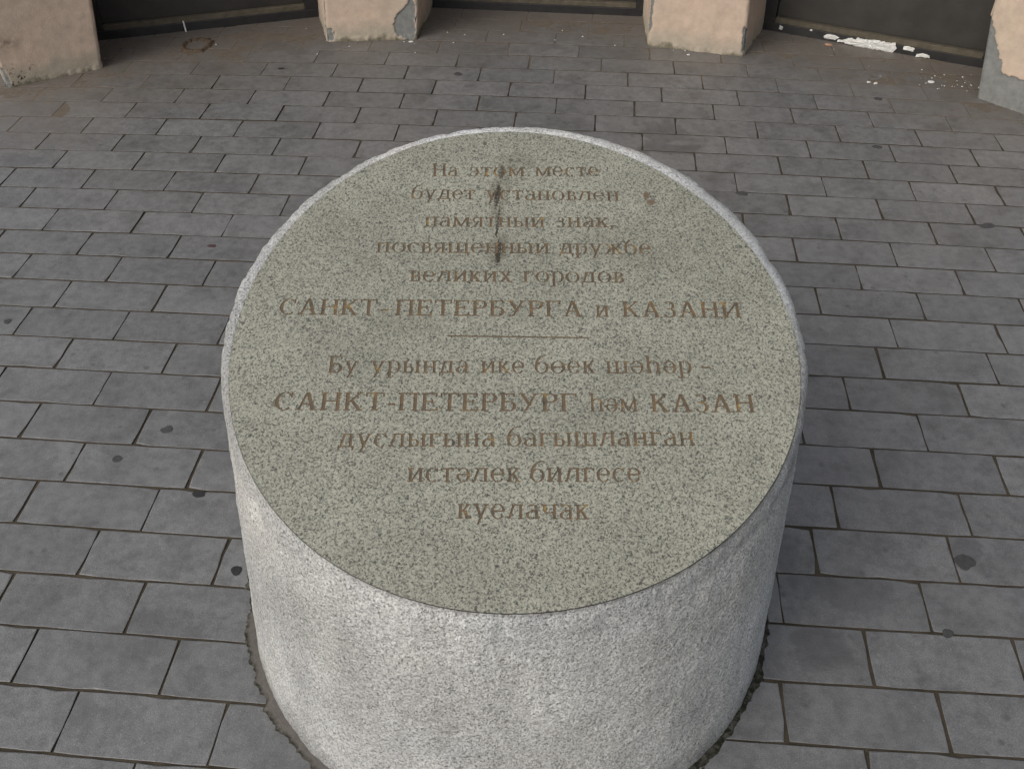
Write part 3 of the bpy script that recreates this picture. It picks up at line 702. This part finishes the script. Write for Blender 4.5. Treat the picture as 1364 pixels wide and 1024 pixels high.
# cigarette butt stuck in the left rail
V = []; F = []
for k in range(8):
    a = 2*math.pi*k/8
    for z in (0, .045): V.append((.0035*math.cos(a)-.15*z*0, .0035*math.sin(a), z))
for k in range(8): F.append((2*k, 2*((k+1) % 8), 2*((k+1) % 8)+1, 2*k+1))
F += [tuple(2*k+1 for k in range(8)), tuple(2*k for k in range(7, -1, -1))]
o = mesh('paper_stick', V, F, M_flake); o.location = (-1.737, 3.902, .0); o.rotation_euler = (-.12, -.10, 0)
tag(o, 'short thin white stick leaning against the rail of the left dark panel', 'stick')
# old gum and other flat spots trodden on the slabs
GG = 'dark gum spots trodden onto the slabs'
SP = [(-.970, 1.543, .012, 1.1, 'large round gum spot on a slab left of the stone, nearest the wording Petersburg height'),
      (-.826, 1.349, .010, 1.4, 'black gum spot on a slab joint close to the left side of the stone'),
      (-.679, 1.150, .012, 1.0, 'black round gum spot beside the lower left flank of the stone'),
      (-1.052, 1.440, .010, 1.2, 'gum spot in the middle of a slab left of the stone'),
      (.832, 1.293, .020, 1.0, 'broad dark gum spot by a slab joint near the right edge of the photo'),
      (.753, 1.114, .0105, 1.0, 'round gum spot on a slab joint at lower right of the photo'),
      (1.243, 2.606, .015, 1.5, 'dark gum spot on a joint at the right edge of the photo'),
      (1.005, 3.088, .012, 1.5, 'dark gum spot on a slab joint midway between the stone and the far right pillar'),
      (1.084, 3.466, .012, 1.3, 'dark gum spot on a slab in front of the right panel'),
      (-.520, 3.567, .014, 1.3, 'dark gum spot on a slab behind the stone, before the middle panel'),
      (-1.553, 1.917, .010, 1.0, 'dark gum spot near the left edge of the photo'),
      (.509, 2.741, .014, 1.4, 'dark gum spot on a joint behind the right shoulder of the stone'),
      (-1.230, 3.565, .012, 1.5, 'dark gum spot on a slab before the left panel')]
for k, (x, y, r_, asp, lab) in enumerate(SP):
    lab = {0: 'larger round grey gum spot on a slab left of the stone'}.get(k, lab)
    chip('gum_spot', x, y, r_, M_gumdark if k in (1, 2, 12) else M_gum, lab, 'gum spot', GG, .05, asp, rr.uniform(-.4, .4), 20+k, z0=.0006)
chip('gum_spot', -1.11, 2.316, .008, M_gumred, 'small reddish gum spot on a slab behind the left shoulder of the stone', 'gum spot', GG, .10, 1.6, .1, 44, z0=.0008)
# rusty ring of dirt before the left panel
V = []; F = []; n = 96; prof = [(-1, -.002), (-.5, .003), (0, .006), (.5, .003), (1, -.002)]
for j, (a, z) in enumerate(prof):
    for i in range(n):
        t = 2*math.pi*i/n; wd_ = .012+.013*N(math.cos(t), math.sin(t), 1, 3)+.004*N(math.cos(t), math.sin(t), 1, 12)
        r_ = .055+.008*N(math.cos(t), math.sin(t), 4, 4)+a*wd_
        V.append((r_*math.cos(t)*1.0, r_*math.sin(t)*1.15, z+.002+.001*N(r_*math.cos(t), r_*math.sin(t), 0, 80)))
for j in range(4):
    for i in range(n): F.append((j*n+i, (j+1)*n+i, (j+1)*n+(i+1) % n, j*n+(i+1) % n))
m_ring = simple('rusty_dirt', (.050, .034, .022), (.088, .062, .042), 50)
o = mesh('dirt_ring', V, F, m_ring, smooth=True); o.location = (-1.645, 3.765, 0)
tag(o, 'rusty brown ring of dirt on the sandy slabs before the left dark panel', 'dirt ring')
